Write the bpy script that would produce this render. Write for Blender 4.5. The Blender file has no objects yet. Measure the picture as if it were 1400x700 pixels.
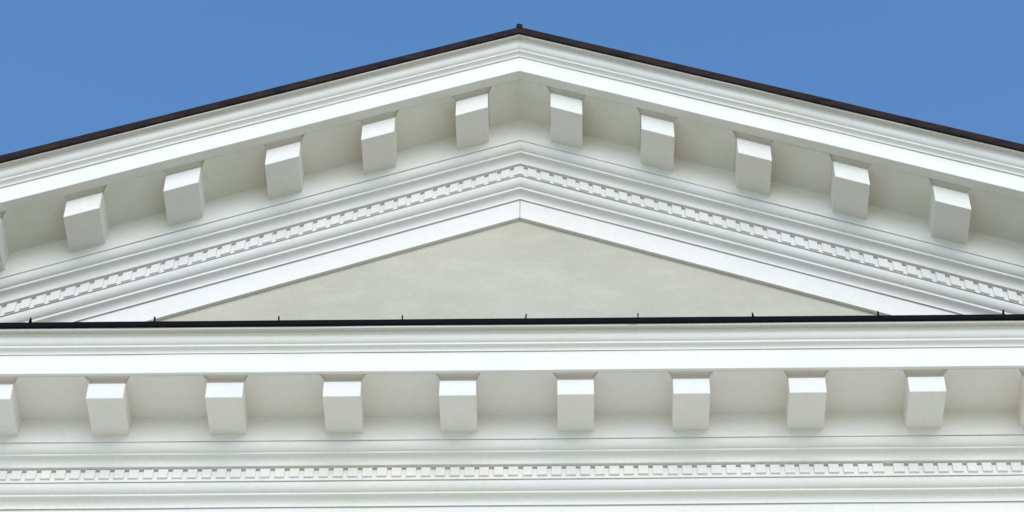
import bpy, bmesh, math, random
from mathutils import Vector, noise, Matrix
random.seed(7)
SC = bpy.context.scene
COL = SC.collection
R = math.radians

# ------------------------------------------------------------------ materials
def new_mat(name):
    m = bpy.data.materials.new(name); m.use_nodes = True
    nt = m.node_tree; nt.nodes.clear()
    out = nt.nodes.new('ShaderNodeOutputMaterial')
    b = nt.nodes.new('ShaderNodeBsdfPrincipled')
    nt.links.new(b.outputs[0], out.inputs[0])
    return m, nt, b

def nnode(nt, scale, detail=5, rough=0.55, vec=None, stretch=None):
    n = nt.nodes.new('ShaderNodeTexNoise')
    n.inputs['Scale'].default_value = scale
    n.inputs['Detail'].default_value = detail
    n.inputs['Roughness'].default_value = rough
    g = nt.nodes.new('ShaderNodeNewGeometry')
    src = g.outputs['Position']
    if stretch:
        mp = nt.nodes.new('ShaderNodeMapping'); mp.inputs['Scale'].default_value = stretch
        nt.links.new(src, mp.inputs[0]); src = mp.outputs[0]
    nt.links.new(src, n.inputs['Vector'])
    return n

def ramp(nt, src, stops):
    r = nt.nodes.new('ShaderNodeValToRGB')
    el = r.color_ramp.elements
    while len(el) < len(stops): el.new(0.5)
    for e, (p, c) in zip(el, stops):
        e.position = p; e.color = (*c, 1) if len(c) == 3 else c
    nt.links.new(src, r.inputs[0])
    return r

def mix(nt, fac, a, b, mode='MIX'):
    m = nt.nodes.new('ShaderNodeMix'); m.data_type = 'RGBA'; m.blend_type = mode
    if isinstance(fac, (int, float)): m.inputs[0].default_value = fac
    else: nt.links.new(fac, m.inputs[0])
    for s, v in ((6, a), (7, b)):
        if isinstance(v, tuple): m.inputs[s].default_value = (*v, 1)
        else: nt.links.new(v, m.inputs[s])
    return m.outputs[2]

def bump(nt, b, parts, dist=0.01):
    prev = None
    for src, st in parts:
        bp = nt.nodes.new('ShaderNodeBump'); bp.inputs['Strength'].default_value = st
        bp.inputs['Distance'].default_value = dist
        nt.links.new(src, bp.inputs['Height'])
        if prev: nt.links.new(prev, bp.inputs['Normal'])
        prev = bp.outputs[0]
    nt.links.new(prev, b.inputs['Normal'])

def paint(name, base, warm, green, stain=0.5, rough=0.62, bmp=0.12):
    m, nt, b = new_mat(name)
    n1 = nnode(nt, 0.9, 4, 0.6)
    r1 = ramp(nt, n1.outputs[0], [(0.36, (0, 0, 0)), (0.68, (1, 1, 1))])
    c = mix(nt, r1.outputs[0], base, warm)
    n2 = nnode(nt, 2.3, 6, 0.65, stretch=(1.0, 1.0, 2.2))
    r2 = ramp(nt, n2.outputs[0], [(0.5, (0, 0, 0)), (0.75, (stain,) * 3)])
    c = mix(nt, r2.outputs[0], c, green)
    n3 = nnode(nt, 26, 6, 0.7)
    r3 = ramp(nt, n3.outputs[0], [(0.35, (0.955, 0.955, 0.95)), (0.6, (1, 1, 1))])
    c = mix(nt, 1.0, c, r3.outputs[0], 'MULTIPLY')
    nt.links.new(c, b.inputs['Base Color'])
    b.inputs['Roughness'].default_value = rough
    b.inputs['Specular IOR Level'].default_value = 0.3
    n4 = nnode(nt, 3.5, 3, 0.5); n5 = nnode(nt, 90, 4, 0.6)
    bump(nt, b, [(n4.outputs[0], bmp), (n5.outputs[0], bmp * 0.5)], 0.02)
    return m

M_PAINT = paint('white_masonry_paint', (0.815, 0.746, 0.692), (0.81, 0.73, 0.65), (0.74, 0.71, 0.60), 0.6)
M_SOFFIT = paint('weathered_cream_soffit_paint', (0.815, 0.755, 0.665), (0.80, 0.715, 0.61), (0.69, 0.69, 0.53), 0.9)
M_CREAM = paint('cream_white_masonry_paint', (0.815, 0.752, 0.685), (0.81, 0.725, 0.64), (0.73, 0.71, 0.575), 0.8)
M_STUCCO = paint('grey_cream_stucco', (0.54, 0.48, 0.375), (0.485, 0.435, 0.335), (0.59, 0.53, 0.425), 0.8, 0.9, 0.5)

def metal(name, a, c2, rough, met=0.3):
    m, nt, b = new_mat(name)
    n = nnode(nt, 6, 6, 0.7, stretch=(1, 3, 3))
    r = ramp(nt, n.outputs[0], [(0.35, a), (0.7, c2)])
    nt.links.new(r.outputs[0], b.inputs['Base Color'])
    b.inputs['Roughness'].default_value = rough
    b.inputs['Metallic'].default_value = met
    b.inputs['Specular IOR Level'].default_value = 0.12
    n2 = nnode(nt, 14, 4, 0.6)
    bump(nt, b, [(n2.outputs[0], 0.25)], 0.01)
    return m
M_BLACK = metal('black_painted_sheet_metal', (0.002, 0.002, 0.003), (0.004, 0.004, 0.005), 0.9, 0.0)
M_BROWN = metal('dark_brown_sheet_metal', (0.006, 0.005, 0.006), (0.040, 0.022, 0.016), 0.8, 0.0)

def groundmat(name, a, c2, sc):
    m, nt, b = new_mat(name)
    n = nnode(nt, sc, 8, 0.65)
    r = ramp(nt, n.outputs[0], [(0.35, a), (0.65, c2)])
    nt.links.new(r.outputs[0], b.inputs['Base Color'])
    b.inputs['Roughness'].default_value = 0.95
    n2 = nnode(nt, sc * 12, 5, 0.6)
    bump(nt, b, [(n2.outputs[0], 0.4)], 0.02)
    return m
M_LAND = groundmat('park_ground', (0.34, 0.33, 0.20), (0.46, 0.44, 0.30), 0.15)
M_PAVE = groundmat('pale_bounce_forecourt', (0.79, 0.74, 0.52), (0.85, 0.80, 0.58), 0.6)  # very pale warm tone, chosen to bounce light onto the soffits

# ------------------------------------------------------------------ helpers
def tag(o, label=None, cat=None, group=None, kind=None):
    if label: o['label'] = label
    if cat: o['category'] = cat
    if group: o['group'] = group
    if kind: o['kind'] = kind

def obj(name, bm, mat, parent=None, smooth=False):
    me = bpy.data.meshes.new(name); bmesh.ops.recalc_face_normals(bm, faces=bm.faces)
    bm.to_mesh(me); bm.free(); me.materials.append(mat)
    if smooth:
        me.polygons.foreach_set('use_smooth', [True] * len(me.polygons))
        me.set_sharp_from_angle(angle=R(28))
    o = bpy.data.objects.new(name, me); COL.objects.link(o)
    if parent: o.parent = parent
    return o

def box(bm, x0, x1, y0, y1, z0, z1, bev=0.0):
    v = [bm.verts.new((x, y, z)) for x in (x0, x1) for y in (y0, y1) for z in (z0, z1)]
    fs = [(0, 1, 3, 2), (4, 6, 7, 5), (0, 4, 5, 1), (2, 3, 7, 6), (0, 2, 6, 4), (1, 5, 7, 3)]
    faces = [bm.faces.new([v[i] for i in f]) for f in fs]
    if bev:
        es = list({e for f in faces for e in f.edges})
        bmesh.ops.bevel(bm, geom=es, offset=bev, segments=2, affect='EDGES', profile=0.5)

def arc(p, q, kind, n=9):
    """quarter curve from p (outer, upper) to q (inner, lower) in the (Y, Z) section:
    'cavetto' leaves p level and arrives at q plumb, 'ovolo' leaves p plumb and arrives at q level"""
    out = []
    for i in range(1, n + 1):
        t = i / n * math.pi / 2
        if kind == 'cavetto':
            u, w = math.sin(t), 1 - math.cos(t)
        else:
            u, w = 1 - math.cos(t), math.sin(t)
        out.append((p[0] + (q[0] - p[0]) * u, p[1] + (q[1] - p[1]) * w))
    return out

def soften(pts, c=0.0022):
    """a small worn chamfer on every hard corner of an open section line"""
    out = [pts[0]]
    for a, b, d in zip(pts, pts[1:], pts[2:]):
        v1 = Vector((a[0] - b[0], a[1] - b[1])); v2 = Vector((d[0] - b[0], d[1] - b[1]))
        if v1.length < 1e-5 or v2.length < 1e-5: continue
        ang = v1.angle(v2)
        if ang < R(135) and min(v1.length, v2.length) > 2.5 * c:
            v1.normalize(); v2.normalize()
            out += [(b[0] + v1.x * c, b[1] + v1.y * c), (b[0] + v2.x * c, b[1] + v2.y * c)]
        else: out.append(b)
    out.append(pts[-1])
    return out

def sweep(line, x0, x1, zbase, slope=0.0, seed=0, back=1.05, clip=None, amp=0.0013, lift=0.016):
    """closed moulding: the section line (outer, top to bottom) closed along the masonry behind it,
    run from x0 to x1; with a slope it falls away from the ridge at x = 0 with plumb sections"""
    pts = soften(line)
    pts = [(pts[0][0], pts[0][1] + lift)] + pts[1:] if lift else pts
    pts = [(back, pts[0][1])] + pts + [(back, pts[-1][1])]
    n = max(2, int(abs(x1 - x0) / 0.16))
    bm = bmesh.new(); rings = []
    for i in range(n + 1):
        x = x0 + (x1 - x0) * i / n
        fy = amp * noise.noise((x * 1.3, seed * 7.1, 0.3)) * 2
        fz = amp * noise.noise((x * 1.1, seed * 3.7, 9.3)) * 2
        ring = []
        for k, (y, z) in enumerate(pts):
            w = 0 if k in (0, len(pts) - 1) else 1
            ring.append(bm.verts.new((x, y + w * fy, zbase + z + w * fz - slope * abs(x))))
        rings.append(ring)
    m = len(pts)
    for a, b in zip(rings, rings[1:]):
        for k in range(m):
            bm.faces.new((a[k], a[(k + 1) % m], b[(k + 1) % m], b[k]))
    bm.faces.new(rings[0]); bm.faces.new(rings[-1][::-1])
    if clip is not None:
        g = bm.verts[:] + bm.edges[:] + bm.faces[:]
        r = bmesh.ops.bisect_plane(bm, geom=g, plane_co=(0, 0, clip), plane_no=(0, 0, 1), clear_inner=True)
        es = [e for e in r['geom_cut'] if isinstance(e, bmesh.types.BMEdge)]
        if es: bmesh.ops.edgeloop_fill(bm, edges=es)
    return bm

# ------------------------------------------------------------------ measured section (Y into the wall, Z from the corona edge)
Z0, ZR, SLOPE = 13.0844, 16.7688, 0.448
LO = dict(P0=(0, 0), f_top=(0, 0.1924), f_line=(-0.0079, 0.1924), cav1_top=(-0.0335, 0.2257), fil1_bot=(-0.0385,
          0.2257), fil1_top=(-0.0385, 0.2446), cy_mid=(-0.0736, 0.3043), cyma_top=(-0.0822, 0.3129), lip_bot=(-0.1268,
          0.3129), lip_top=(-0.1268, 0.3427), metal_top=(-0.1408, 0.3809), cap=(0.0263, 0), m_top=(0.0569, -0.0397),
          m_bot=(0.0767, -0.1705), corner=(0.412, 0), l0=(0.412, -0.2381), ov1_top=(0.42, -0.2381), ov1_bot=(0.4642,
          -0.3023), fil2_bot=(0.4642, -0.3168), cav2_top=(0.4692, -0.3168), cav2_bot=(0.5154, -0.3768), d_top=(0.529,
          -0.3768), d_bot=(0.529, -0.47), rec=(0.542, -0.47), band_bot=(0.542, -0.4957), ov3_top=(0.5516, -0.4957),
          ov3_bot=(0.5966, -0.561), fil3_bot=(0.5966, -0.5787), cav3_top=(0.6016, -0.5787), cav3_bot=(0.6487, -0.6399),
          fr_top=(0.6604, -0.6399), fr_bot=(0.6604, -1.5))
UP = dict(P0=(0, 0), f_top=(0, 0.1967), f_line=(-0.0092, 0.1967), cav1_top=(-0.0354, 0.2307), fil1_bot=(-0.0404,
          0.2307), fil1_top=(-0.0404, 0.2515), cy_mid=(-0.0796, 0.3181), cyma_top=(-0.0895, 0.3281), lip_bot=(-0.1332,
          0.3281), lip_top=(-0.1332, 0.3558), metal_top=(-0.1472, 0.4283), cap=(0.0836, 0), m_top=(0.1148, -0.0406),
          m_bot=(0.1361, -0.2107), corner=(0.4763, 0), l0=(0.4763, -0.2954), ov1_top=(0.4843, -0.2954), ov1_bot=(0.5345,
          -0.3682), fil2_bot=(0.5345, -0.3906), cav2_top=(0.5395, -0.3906), cav2_bot=(0.5923, -0.4593), d_top=(0.6083,
          -0.4593), d_bot=(0.6083, -0.5771), rec=(0.6213, -0.5771), band_bot=(0.6213, -0.5852), ov3_top=(0.6308,
          -0.5852), ov3_bot=(0.6821, -0.6596), fil3_bot=(0.6821, -0.6844), cav3_top=(0.6871, -0.6844), cav3_bot=(0.7359,
          -0.7479), fr_top=(0.7491, -0.7479), fr_bot=(0.7491, -0.9757))

SHADE_POCKET = .030       # pocket added to the soffit before each block, shaped to hold shade
def soffit_panels(P, xs, parent, slope, zbase, xa=None, xb=None):
    """flat panels of the soffit in the bays between the blocks (xs = block centres with half widths)"""
    xs = sorted(xs); ends = []
    for (c0, h0), (c1, h1) in zip(xs, xs[1:]):
        ends.append((c0 + h0 + .030, c1 - h1 - .030))
    if xa is not None: ends.insert(0, (xa, xs[0][0] - xs[0][1] - .030))
    if xb is not None: ends.append((xs[-1][0] + xs[-1][1] + .030, xb))
    y0, ym, y1 = P['cap'][0] + .0004, P['m_top'][0] + .034, P['corner'][0] + .01
    for q, (a, b) in enumerate(ends):
        da = 0 if (q == 0 and xa is not None) else .031        # the pocket's mitred sides run in to the block
        db = 0 if (q == len(ends) - 1 and xb is not None) else .031
        w = random.uniform(-.0014, -.0008)
        out = [(a, y0), (b, y0), (b + db, ym), (b + db, y1), (a - da, y1), (a - da, ym)]
        out = [p_ for k_, p_ in enumerate(out) if not (k_ == 2 and db == 0) and not (k_ == 5 and da == 0)]
        bm = bmesh.new()
        lo_ = [bm.verts.new((x, y, zbase - slope * abs(x) + w)) for x, y in out]
        hi_ = [bm.verts.new((x, y, zbase - slope * abs(x) + SHADE_POCKET + .006)) for x, y in out]
        bm.faces.new(lo_); bm.faces.new(hi_[::-1])
        for k in range(len(out)): bm.faces.new((lo_[k], lo_[(k + 1) % len(out)], hi_[(k + 1) % len(out)], hi_[k]))
        obj('soffit_panel', bm, M_SOFFIT if P is UP else M_PAINT, parent)

def lines(P):
    lb = P['lip_bot']; ct = P['cyma_top']  # groove added behind the crown's lip, shaped to shade its underside
    crown = [P['lip_top'], lb, (lb[0] + .008, lb[1]), (lb[0] + .010, lb[1] + .026), (ct[0] + .004, lb[1] + .026), ct] + arc(P['cyma_top'], P['cy_mid'], 'cavetto')[:] \
        + arc(P['cy_mid'], P['fil1_top'], 'ovolo') + [(P['fil1_top'][0] - .004, P['fil1_top'][1]), (P['fil1_bot'][0] - .004, P['fil1_bot'][1]), P['cav1_top']] \
        + arc(P['cav1_top'], P['f_line'], 'cavetto')
    c = P['corner']; e = .006
    cy = P['cap'][0]
    corona = [P['f_top'], P['P0'], (cy, 0), (cy + .002, SHADE_POCKET), (c[0] - e, SHADE_POCKET)] \
        + arc((c[0] - e, SHADE_POCKET), (c[0], SHADE_POCKET - e), 'cavetto', 3) + [P['l0']]
    bed = [P['ov1_top']] + arc(P['ov1_top'], P['ov1_bot'], 'ovolo') + [(P['ov1_bot'][0] - .004, P['ov1_bot'][1]), (P['fil2_bot'][0] - .004, P['fil2_bot'][1]), P['cav2_top']] \
        + arc(P['cav2_top'], P['cav2_bot'], 'cavetto')
    band = [(P['rec'][0] + .021, P['d_top'][1]), (P['rec'][0] + .021, P['d_top'][1] - .020), (P['rec'][0], P['d_top'][1] - .023), P['band_bot']]
    low = [P['ov3_top']] + arc(P['ov3_top'], P['ov3_bot'], 'ovolo') + [(P['ov3_bot'][0] - .004, P['ov3_bot'][1]), (P['fil3_bot'][0] - .004, P['fil3_bot'][1]), P['cav3_top']] \
        + arc(P['cav3_top'], P['cav3_bot'], 'cavetto')
    fr = [P['fr_top'], P['fr_bot']]
    def quirk(line, nxt):      # narrow undercut where one member meets the next
        y, z = line[-1]
        return line + [(y + .0015, z), (y + .0015, z + .011), (nxt[0] + .004, z + .011)]
    crown = quirk(crown, P['f_top']); corona = quirk(corona, P['ov1_top'])
    band = quirk(band, P['ov3_top']); low = quirk(low, P['fr_top'])
    return crown, corona, bed, band, low, fr

HALF = 7.9          # half length of the horizontal cornice
CLIP = Z0 + 0.352   # the raking cornice dies on the cornice's top

root = bpy.data.objects.new('neoclassical_building', None); COL.objects.link(root)
tag(root, 'white neoclassical building with triangular pediment, block brackets and small dentils, dark metal roof edges', 'building')

# ------------------------------------------------------------------ horizontal cornice
crown, corona, bed, band, low, fr = lines(LO)
cornice = obj('horizontal_cornice', sweep(corona, -HALF, HALF, Z0, seed=1), M_PAINT, root, True)
cornice['label'] = 'level white cornice across the bottom of the photo'
obj('crown_moulding', sweep(crown, -HALF, HALF, Z0, seed=2), M_PAINT, cornice, True)
obj('bed_moulding', sweep(bed, -HALF, HALF, Z0, seed=3), M_PAINT, cornice, True)
obj('dentil_band', sweep(band, -HALF, HALF, Z0, seed=4, amp=.0004), M_PAINT, cornice, True)
obj('lower_moulding', sweep(low, -HALF, HALF, Z0, seed=5), M_PAINT, cornice, True)
obj('frieze', sweep(fr, -HALF + .9, HALF - .9, Z0, seed=6, amp=.0006), M_PAINT, root, True)

# modillion: leaning front block with its neck set back to shade the added pocket
def modillion_bm(P, w, slope, seed):
    rnd = random.Random(seed)
    bm = bmesh.new(); h = w / 2
    yb = P['corner'][0] + .03; zb = P['m_bot'][1]
    n = 7; cap, mt, mb = P['cap'], P['m_top'], P['m_bot']
    rows = []   # (half width, y front, z)
    rows.append((h - .0006, mt[0] + .036, SHADE_POCKET + .004))
    rows.append((h - .0006, mt[0] + .036, mt[1] + .004))
    rows.append((h - .0006, mt[0] + .034, mt[1] - .0005))
    rows.append((h - .001, mt[0] + .001, mt[1]))
    rows.append((h, mt[0], mt[1] - .002))
    k = .003
    rows.append((h, mb[0] - (mb[0] - mt[0]) * k / .13, mb[1] + k))
    rows.append((h - k, mb[0] + k, mb[1]))
    rings = []
    for (hw, yf, z) in rows:
        ring = []
        for sx, yy in ((-1, yf), (1, yf), (1, yb), (-1, yb)):
            xx = sx * hw
            if yy == yf and z < -.03 and hw > h - .0015:   # worn arrises at the two front corners
                ring.append(bm.verts.new((xx - sx * .002, yy, z - slope * xx)) if sx < 0 else bm.verts.new((xx, yy + .002, z - slope * xx)))
                ring.append(bm.verts.new((xx, yy + .002, z - slope * xx)) if sx < 0 else bm.verts.new((xx - sx * .002, yy, z - slope * xx)))
                if sx < 0: ring[-2], ring[-1] = ring[-1], ring[-2]
                else: ring[-2], ring[-1] = ring[-1], ring[-2]
            elif yy == yf:
                ring.append(bm.verts.new((xx if sx > 0 else xx, yy, z - slope * xx)))
                ring.append(bm.verts.new((xx - sx * .0005, yy, z - slope * xx)))
                if sx < 0: pass
                else: ring[-2], ring[-1] = ring[-1], ring[-2]
            else:
                ring.append(bm.verts.new((xx, yy, z - slope * xx)))
        rings.append(ring)
    m = len(rings[0])
    for a, b in zip(rings, rings[1:]):
        for q in range(m):
            bm.faces.new((a[q], a[(q + 1) % m], b[(q + 1) % m], b[q]))
    bm.faces.new(rings[0]); bm.faces.new(rings[-1][::-1])
    return bm

LM = [(-3.5660, .251), (-2.8042, .251), (-1.9988, .251), (-1.2029, .254), (-.4181, .2495), (.3806, .249), (1.1652, .249),
      (1.9518, .251), (2.7608, .2495), (3.5526, .2525)]
LM_OUT = [-3.566 - .797 * k for k in range(1, 5)] + [3.5526 + .797 * k for k in range(1, 5)]
proto = None
for x, w in LM + [(x, .2505) for x in LM_OUT]:
    if proto is None:
        proto = o = obj('modillion', modillion_bm(LO, .2505, 0, 1), M_PAINT, cornice, True)
    else:
        o = proto.copy(); COL.objects.link(o); o.parent = cornice
    o.location = (x, 0, Z0); o.scale = (w / .2505, 1, 1)
    o.rotation_euler = (0, R(random.uniform(-.25, .25)), 0)

soffit_panels(LO, [(x, w / 2) for x, w in LM] + [(x, .12525) for x in LM_OUT], cornice, 0, Z0, -HALF, HALF)

# dentils: gap centres measured along the course (one gap is double width)
LG = [-3.572, -3.472, -3.372, -3.272, -3.172, -3.072, -2.972, -2.872, -2.773, -2.674, -2.575, -2.476, -2.377, -2.277, -2.178,
      -2.079, -1.98, -1.881, -1.782, -1.683, -1.584, -1.484, -1.385, -1.286, -1.187, -1.088, -.989, -.89, -.79, -.691, -.592,
      -.493, -.394, -.295, -.196, -.097, .003, .1, .198, .296, .394, .492, .59, .688, .787, .886, .986, 1.085, 1.185, 1.284,
      1.383, 1.483, 1.582, 1.682, 1.781, 1.88, 1.98, 2.079, 2.179, 2.278, 2.378, 2.502, 2.623, 2.723, 2.822, 2.922, 3.021,
      3.121, 3.221, 3.32, 3.42, 3.519]
UGL = [-3.877, -3.775, -3.673, -3.57, -3.467, -3.363, -3.263, -3.163, -3.062, -2.961, -2.859, -2.757, -2.655, -2.552, -2.449,
       -2.345, -2.241, -2.136, -2.036, -1.935, -1.834, -1.733, -1.631, -1.528, -1.425, -1.324, -1.221, -1.119, -1.015, -.912,
       -.808, -.708, -.607, -.506, -.404, -.302, -.2, -.097]
UGR = [.014, .119, .223, .328, .431, .534, .637, .739, .84, .942, 1.048, 1.154, 1.259, 1.364, 1.469, 1.573, 1.676, 1.78,
       1.882, 1.985, 2.087, 2.188, 2.289, 2.39, 2.49, 2.595, 2.7, 2.804, 2.908, 3.011, 3.114, 3.217, 3.319, 3.42, 3.522,
       3.622, 3.723]
GAP = .0165
def dentil_solid(bm, P, w, h_sl, cx=0, cz=0):
    y0, y1 = P['d_top'][0], P['rec'][0] + .024
    zt, zb = P['d_top'][1] - .012, P['d_bot'][1]
    b = .0018
    v = []
    for (y, i) in ((y0, b), (y0 + b, 0), (y1, 0)):
        for (sx, z) in ((-1, zb + i), (1, zb + i), (1, zt - i), (-1, zt - i)):
            x = sx * (w / 2 - i)
            v.append(bm.verts.new((cx + x, y, cz + z - h_sl * x)))
    bm.faces.new(v[0:4])
    for r in (0, 4):
        for k in range(4):
            bm.faces.new((v[r + k], v[r + (k + 1) % 4], v[r + 4 + (k + 1) % 4], v[r + 4 + k]))
    bm.faces.new(v[8:12][::-1])

stuff = bmesh.new()      # the dentils past the hundred largest
def place_dentils(P, parent, centres, slope, zbase, single):
    pr = None
    for i, (c, w) in enumerate(centres):
        sl = slope if c >= 0 else -slope
        z = zbase - abs(c) * slope
        if i in single:
            if pr is None:
                bm = bmesh.new(); dentil_solid(bm, P, .066, sl)
                pr = o = obj('dentil', bm, M_PAINT, parent)
            else:
                o = pr.copy(); COL.objects.link(o); o.parent = parent
            o.location = (c, random.uniform(-.0012, .0012), z + random.uniform(-.0012, .0012))
            o.scale = ((w + random.uniform(-.0025, .0025)) / .066, 1, 1)
        else:
            dentil_solid(stuff, P, w, sl, c + (XA if P is UP else 0), z)

def cells(g, wide=()):
    out = []
    for a, b in zip(g, g[1:]):
        a2 = a + (.0345 if a in wide else GAP); b2 = b - (.0345 if b in wide else GAP)
        out.append(((a2 + b2) / 2, b2 - a2))
    return out
lc = cells(LG, (2.502,))
lc_out = [(LG[0] - .05 - .0995 * k, .0665) for k in range(0, 40)] + [(LG[-1] + .05 + .0995 * k, .0665) for k in range(0, 40)]
place_dentils(LO, cornice, lc, 0, Z0, set(range(len(lc))))
place_dentils(LO, cornice, lc_out, 0, Z0, set())

# ------------------------------------------------------------------ raking cornices
crown, corona, bed, band, low, fr = lines(UP)
UM = {-1: [(-3.3196, .251), (-2.6103, .2516), (-1.8686, .2529), (-1.1437, .2491), (-.4118, .2594)],
      1: [(.3458, .2603), (1.0659, .2596), (1.8046, .258), (2.5272, .2574), (3.2517, .2502)]}
X_OUT = 8.05
XA = -.032          # the pediment's axis
UM = {k_: [(x - XA, w) for x, w in v] for k_, v in UM.items()}
UGL = [x - XA for x in UGL]; UGR = [x - XA for x in UGR]
for side in (-1, 1):
    x0 = 0.0; x1 = side * X_OUT
    nm = 'left' if side < 0 else 'right'
    rc = obj('raking_cornice', sweep(corona, x0, x1, ZR, SLOPE, 11 + side, clip=CLIP), M_CREAM, root, True)
    rc['label'] = 'white raking cornice sloping down to the %s from the apex' % nm
    obj('crown_moulding', sweep(crown, x0, x1, ZR, SLOPE, 21 + side, clip=CLIP), M_PAINT, rc, True)
    obj('bed_moulding', sweep(bed, x0, x1, ZR, SLOPE, 31 + side, clip=CLIP), M_PAINT, rc, True)
    obj('dentil_band', sweep(band, x0, x1, ZR, SLOPE, 41 + side, amp=.0004, clip=CLIP), M_PAINT, rc, True)
    obj('lower_moulding', sweep(low, x0, x1, ZR, SLOPE, 51 + side, clip=CLIP), M_PAINT, rc, True)
    obj('fascia_board', sweep(fr, side * .0022, x1, ZR, SLOPE, 61 + side, amp=.0006, clip=CLIP), M_PAINT, rc, True)
    edge = side * 7.0
    outer = [side * (3.3 + .7225 * k) for k in (1, 2, 3, 4)]
    outer[0] = (-4.03 if side < 0 else 3.974) - XA
    rc.location = (XA, 0, 0)
    proto = None
    for x, w in UM[side] + [(x, .251) for x in outer]:
        if proto is None:
            proto = o = obj('modillion', modillion_bm(UP, .2545, SLOPE * side, 2), M_CREAM, rc, True)
        else:
            o = proto.copy(); COL.objects.link(o); o.parent = rc
        o.location = (x, 0, ZR - SLOPE * abs(x))
    mids = [(x, w / 2) for x, w in UM[side]] + [(x, .1255) for x in outer]
    soffit_panels(UP, mids, rc, SLOPE, ZR, **({'xb': 0.0} if side < 0 else {'xa': 0.0}))
    cs = cells(UGL) if side < 0 else cells(UGR)
    single = set(range(0, 14)) if side < 0 else set(range(len(cs) - 15, len(cs)))
    place_dentils(UP, rc, cs, SLOPE, ZR, single)
    far = (UGL[0] if side < 0 else UGR[-1])
    place_dentils(UP, rc, [(far + side * (.052 + .1035 * k), .069) for k in range(34) if abs(far + side * (.052 + .1035 * k)) < 6.9], SLOPE, ZR, set())

# the dentil that turns the corner under the apex
bm = bmesh.new()
P = UP; a0, a1 = UGL[-1] + GAP, UGR[0] - GAP
def apex_dentil(bm):
    y0, y1 = P['d_top'][0], P['rec'][0] + .024
    zt, zb = P['d_top'][1] - .012, P['d_bot'][1]
    xs = (a0, 0.0, a1)
    fr_, bk = [], []
    for y, L in ((y0, fr_), (y1, bk)):
        top = [bm.verts.new((x + XA, y, ZR + zt - SLOPE * abs(x))) for x in xs]
        bot = [bm.verts.new((x + XA, y, ZR + zb - SLOPE * abs(x))) for x in xs]
        L += bot + top[::-1]
    bm.faces.new(fr_); bm.faces.new(bk[::-1])
    for k in range(6): bm.faces.new((fr_[k], fr_[(k + 1) % 6], bk[(k + 1) % 6], bk[k]))
apex_dentil(stuff); bm.free()
ds = obj('dentil_course', stuff, M_PAINT, root)
ds['kind'] = 'stuff'; ds['label'] = 'remaining small square dentils in the rows under the cornices'

# ------------------------------------------------------------------ tympanum and the building body
YT = UP['fr_bot'][0] + .030
bm = bmesh.new()
zt = ZR + UP['fr_bot'][1] + .25
n = 60
front, backv = [], []
xe = (zt - CLIP) / SLOPE
pts = [(-xe, CLIP)] + [(-xe + 2 * xe * i / n, zt - SLOPE * abs(-xe + 2 * xe * i / n)) for i in range(1, n)] + [(xe, CLIP)]
f = [bm.verts.new((x, YT, z)) for x, z in pts]; b = [bm.verts.new((x, YT + .35, z)) for x, z in pts]
bm.faces.new(f); bm.faces.new(b[::-1])
for k in range(len(f)): bm.faces.new((f[k], f[(k + 1) % len(f)], b[(k + 1) % len(f)], b[k]))
obj('tympanum', bm, M_STUCCO, root).location = (XA, 0, 0)

bm = bmesh.new()     # wall below the frieze and the body running back
box(bm, -7.0, 7.0, .705, 16.0, .6, Z0 - .62)
obj('wall', bm, M_STUCCO, root)
bm = bmesh.new(); box(bm, -7.25, 7.25, .45, 16.2, 0, .6, .02)
obj('plinth', bm, M_PAINT, root)
bm = bmesh.new(); box(bm, -7.0, 7.0, 1.06, 16.0, Z0 - .619, CLIP - .01)
obj('attic_wall', bm, M_PAINT, root)

# ------------------------------------------------------------------ metal edge on the horizontal cornice
bm = bmesh.new()
yf, zt0, zb0 = LO['metal_top'][0], Z0 + LO['metal_top'][1], Z0 + LO['lip_top'][1] - .0168
n = 90; rings = []
for i in range(n + 1):
    x = -HALF - .01 + (2 * HALF + .02) * i / n
    w = noise.noise((x * 1.7, 3.1, 0)) * .0022
    prof = [(yf, zb0), (yf - .004, zb0 + .006), (yf - .004, zt0 - .006), (yf + .004, zt0), (YT + .02, zt0 + .02), (YT + .02, zt0 + .012), (yf + .011, zt0 - .012), (yf + .011, zb0)]
    rings.append([bm.verts.new((x, y + w, z + w * .8)) for y, z in prof])
m = len(rings[0])
for a, b in zip(rings, rings[1:]):
    for k in range(m): bm.faces.new((a[k], a[(k + 1) % m], b[(k + 1) % m], b[k]))
bm.faces.new(rings[0]); bm.faces.new(rings[-1][::-1])
flash = obj('sheet_metal_flashing', bm, M_BLACK, root)
SEAMS = [-3.379, -2.514, -1.659, -.807, .040, .817, 1.616, 2.473, 3.338]
for k, x in enumerate(SEAMS):
    rnd = random.Random(k * 5 + 2)
    hgt = [.046, .049, .042, .040, .046, .041, .037, .042, .048][k]; th = .0038
    lean = rnd.uniform(-.010, .006)
    bm = bmesh.new()
    pr_ = [(yf - .004, zt0 - .012), (yf - .006, zt0 + hgt * .55), (yf - .002, zt0 + hgt), (yf + .05, zt0 + hgt * .75), (YT, zt0 + .018 + .03), (YT, zt0 + .012)]
    L = []
    for s in (-1, 1):
        L.append([bm.verts.new((x + s * th * (1.35 if q == 2 else (1.1 if q == 1 else .8)) + (lean if q in (1, 2, 3) else 0), y, z)) for q, (y, z) in enumerate(pr_)])
    bm.faces.new(L[0]); bm.faces.new(L[1][::-1])
    for q in range(6): bm.faces.new((L[0][q], L[0][(q + 1) % 6], L[1][(q + 1) % 6], L[1][q]))
    obj('standing_seam', bm, M_BLACK, flash)
# bent drip edge tag
bm = bmesh.new(); box(bm, .765, .80, yf - .006, yf - .001, zb0 - .008, zb0 + .004, .001)
obj('drip_tab', bm, M_BLACK, flash)

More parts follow.
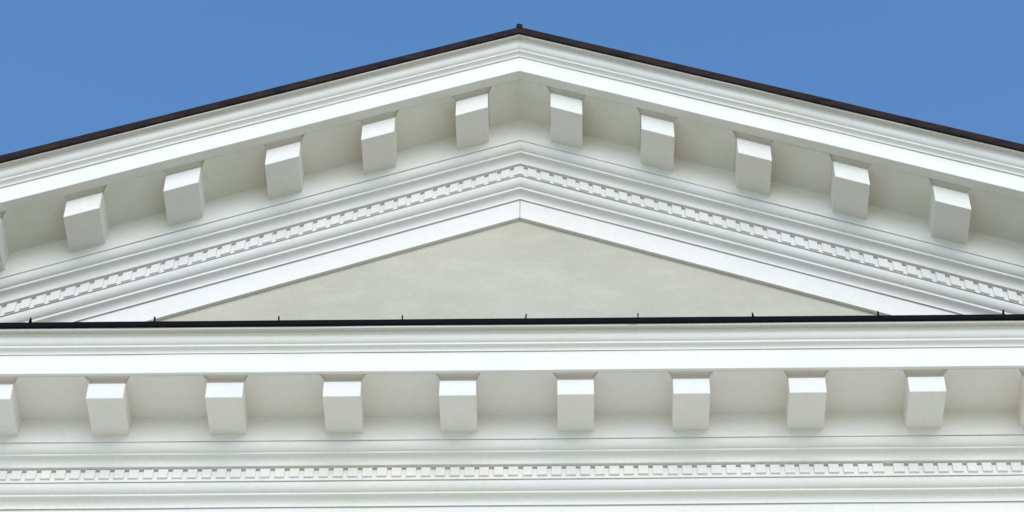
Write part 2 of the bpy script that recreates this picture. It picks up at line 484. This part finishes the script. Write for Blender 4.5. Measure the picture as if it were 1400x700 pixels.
# ------------------------------------------------------------------ roof with dark metal verge
for side in (-1, 1):
    bm = bmesh.new()
    y0 = UP['metal_top'][0]; zt1 = UP['metal_top'][1]; zb1 = UP['lip_top'][1] - .021
    prof = [(y0, zb1), (y0 - .005, zb1 + .008), (y0 - .005, zt1 - .010), (y0 + .006, zt1), (y0 + .10, zt1 + .012), (y0 + .10, zt1 - .02), (y0 + .012, zt1 - .02), (y0 + .012, zb1)]
    n = 140; rings = []
    for i in range(n + 1):
        x = side * 8.3 * i / n
        w = noise.noise((x * 1.9, 7.7, side)) * .0045 + noise.noise((x * 7, 1.7, side)) * .0018
        rings.append([bm.verts.new((x, y + w, ZR + z + w - SLOPE * abs(x))) for y, z in prof])
    m = len(prof)
    for a, b in zip(rings, rings[1:]):
        for k in range(m): bm.faces.new((a[k], a[(k + 1) % m], b[(k + 1) % m], b[k]))
    bm.faces.new(rings[0]); bm.faces.new(rings[-1][::-1])
    bm2 = bmesh.new()
    v = [bm2.verts.new((side * x, y, ZR + zt1 + dz - SLOPE * x)) for x in (0, 8.35) for y in (y0 + .08, 16.3) for dz in (-.018, .006)]
    for fi in [(0, 1, 3, 2), (4, 6, 7, 5), (0, 4, 5, 1), (2, 3, 7, 6), (0, 2, 6, 4), (1, 5, 7, 3)]:
        bm2.faces.new([v[i] for i in fi])
    rf = obj('roof', bm2, M_BROWN, root)
    rf.location = (XA, 0, 0)
    rf['label'] = 'dark metal roof slope falling to the %s' % ('left' if side < 0 else 'right')
    obj('verge_trim', bm, M_BROWN, rf)
bm = bmesh.new()
bmesh.ops.create_cone(bm, cap_ends=True, segments=12, radius1=.030, radius2=.026, depth=16.4, matrix=Matrix.Translation((0, 16.4 / 2 + UP['metal_top'][0] - .012, ZR + UP['metal_top'][1] + .004)) @ Matrix.Rotation(R(90), 4, 'X'))
obj('ridge_roll', bm, M_BROWN, root, True).location = (XA, 0, 0)

# ------------------------------------------------------------------ ground
bm = bmesh.new()
bmesh.ops.create_grid(bm, x_segments=8, y_segments=8, size=3000)
g = obj('ground', bm, M_LAND); tag(g, 'open park ground in front of the building', 'ground', kind='structure')
bm = bmesh.new()
v = [bm.verts.new(p) for p in ((-90, -160, .004), (90, -160, .004), (90, 45, .004), (-90, 45, .004))]; bm.faces.new(v)  # out-of-view sheet added as a light bouncer below the cornices
g = obj('forecourt', bm, M_PAVE); tag(g, 'unseen pale forecourt added to bounce light up to the soffits', 'forecourt', kind='structure')

# ------------------------------------------------------------------ daylight
SUN_EL, SUN_AZ = R(31), R(6)     # azimuth measured from straight in front of the facade towards the right
d = Vector((math.sin(SUN_AZ) * math.cos(SUN_EL), -math.cos(SUN_AZ) * math.cos(SUN_EL), math.sin(SUN_EL)))
ld = bpy.data.lights.new('sun', 'SUN'); ld.energy = 1.72; ld.angle = R(48); ld.color = (1.0, .95, .93)
lo = bpy.data.objects.new('sun', ld); COL.objects.link(lo)
lo.rotation_euler = d.to_track_quat('Z', 'Y').to_euler()
w = bpy.data.worlds.new('World'); SC.world = w; w.use_nodes = True
nt = w.node_tree; bg = nt.nodes['Background']
sky = nt.nodes.new('ShaderNodeTexSky'); sky.sky_type = 'NISHITA'; sky.sun_disc = False
sky.sun_elevation = SUN_EL; sky.sun_rotation = math.atan2(d.x, d.y)
sky.altitude = 0; sky.air_density = 1.8; sky.dust_density = 0; sky.ozone_density = 10.0
nt.links.new(sky.outputs[0], bg.inputs[0]); bg.inputs[1].default_value = .149

# ------------------------------------------------------------------ camera
cd = bpy.data.cameras.new('camera'); cam = bpy.data.objects.new('camera', cd); COL.objects.link(cam); SC.camera = cam
f_px = 3059.41; P_ = R(51.887); rl = .0083
X = Vector((1, 0, 0)); U0 = Vector((0, -math.sin(P_), math.cos(P_))); F = Vector((0, math.cos(P_), math.sin(P_)))
Rv = math.cos(rl) * X - math.sin(rl) * U0; Uv = math.cos(rl) * U0 + math.sin(rl) * X
mw = Matrix((Rv, Uv, -F)).transposed().to_4x4(); mw.translation = Vector((.2695, -9.9903, 1.6))
cam.matrix_world = mw
cd.sensor_width = 36; cd.lens = 36 * f_px / 1400; cd.shift_x = (700 - 763) / 1400
cd.clip_start = .1; cd.clip_end = 8000

SC.view_settings.view_transform = 'Standard'; SC.view_settings.look = 'None'
SC.view_settings.gamma = 1; SC.view_settings.use_curve_mapping = False
SC.view_settings.exposure = 0.54
SC.cycles.max_bounces = 10; SC.cycles.diffuse_bounces = 8
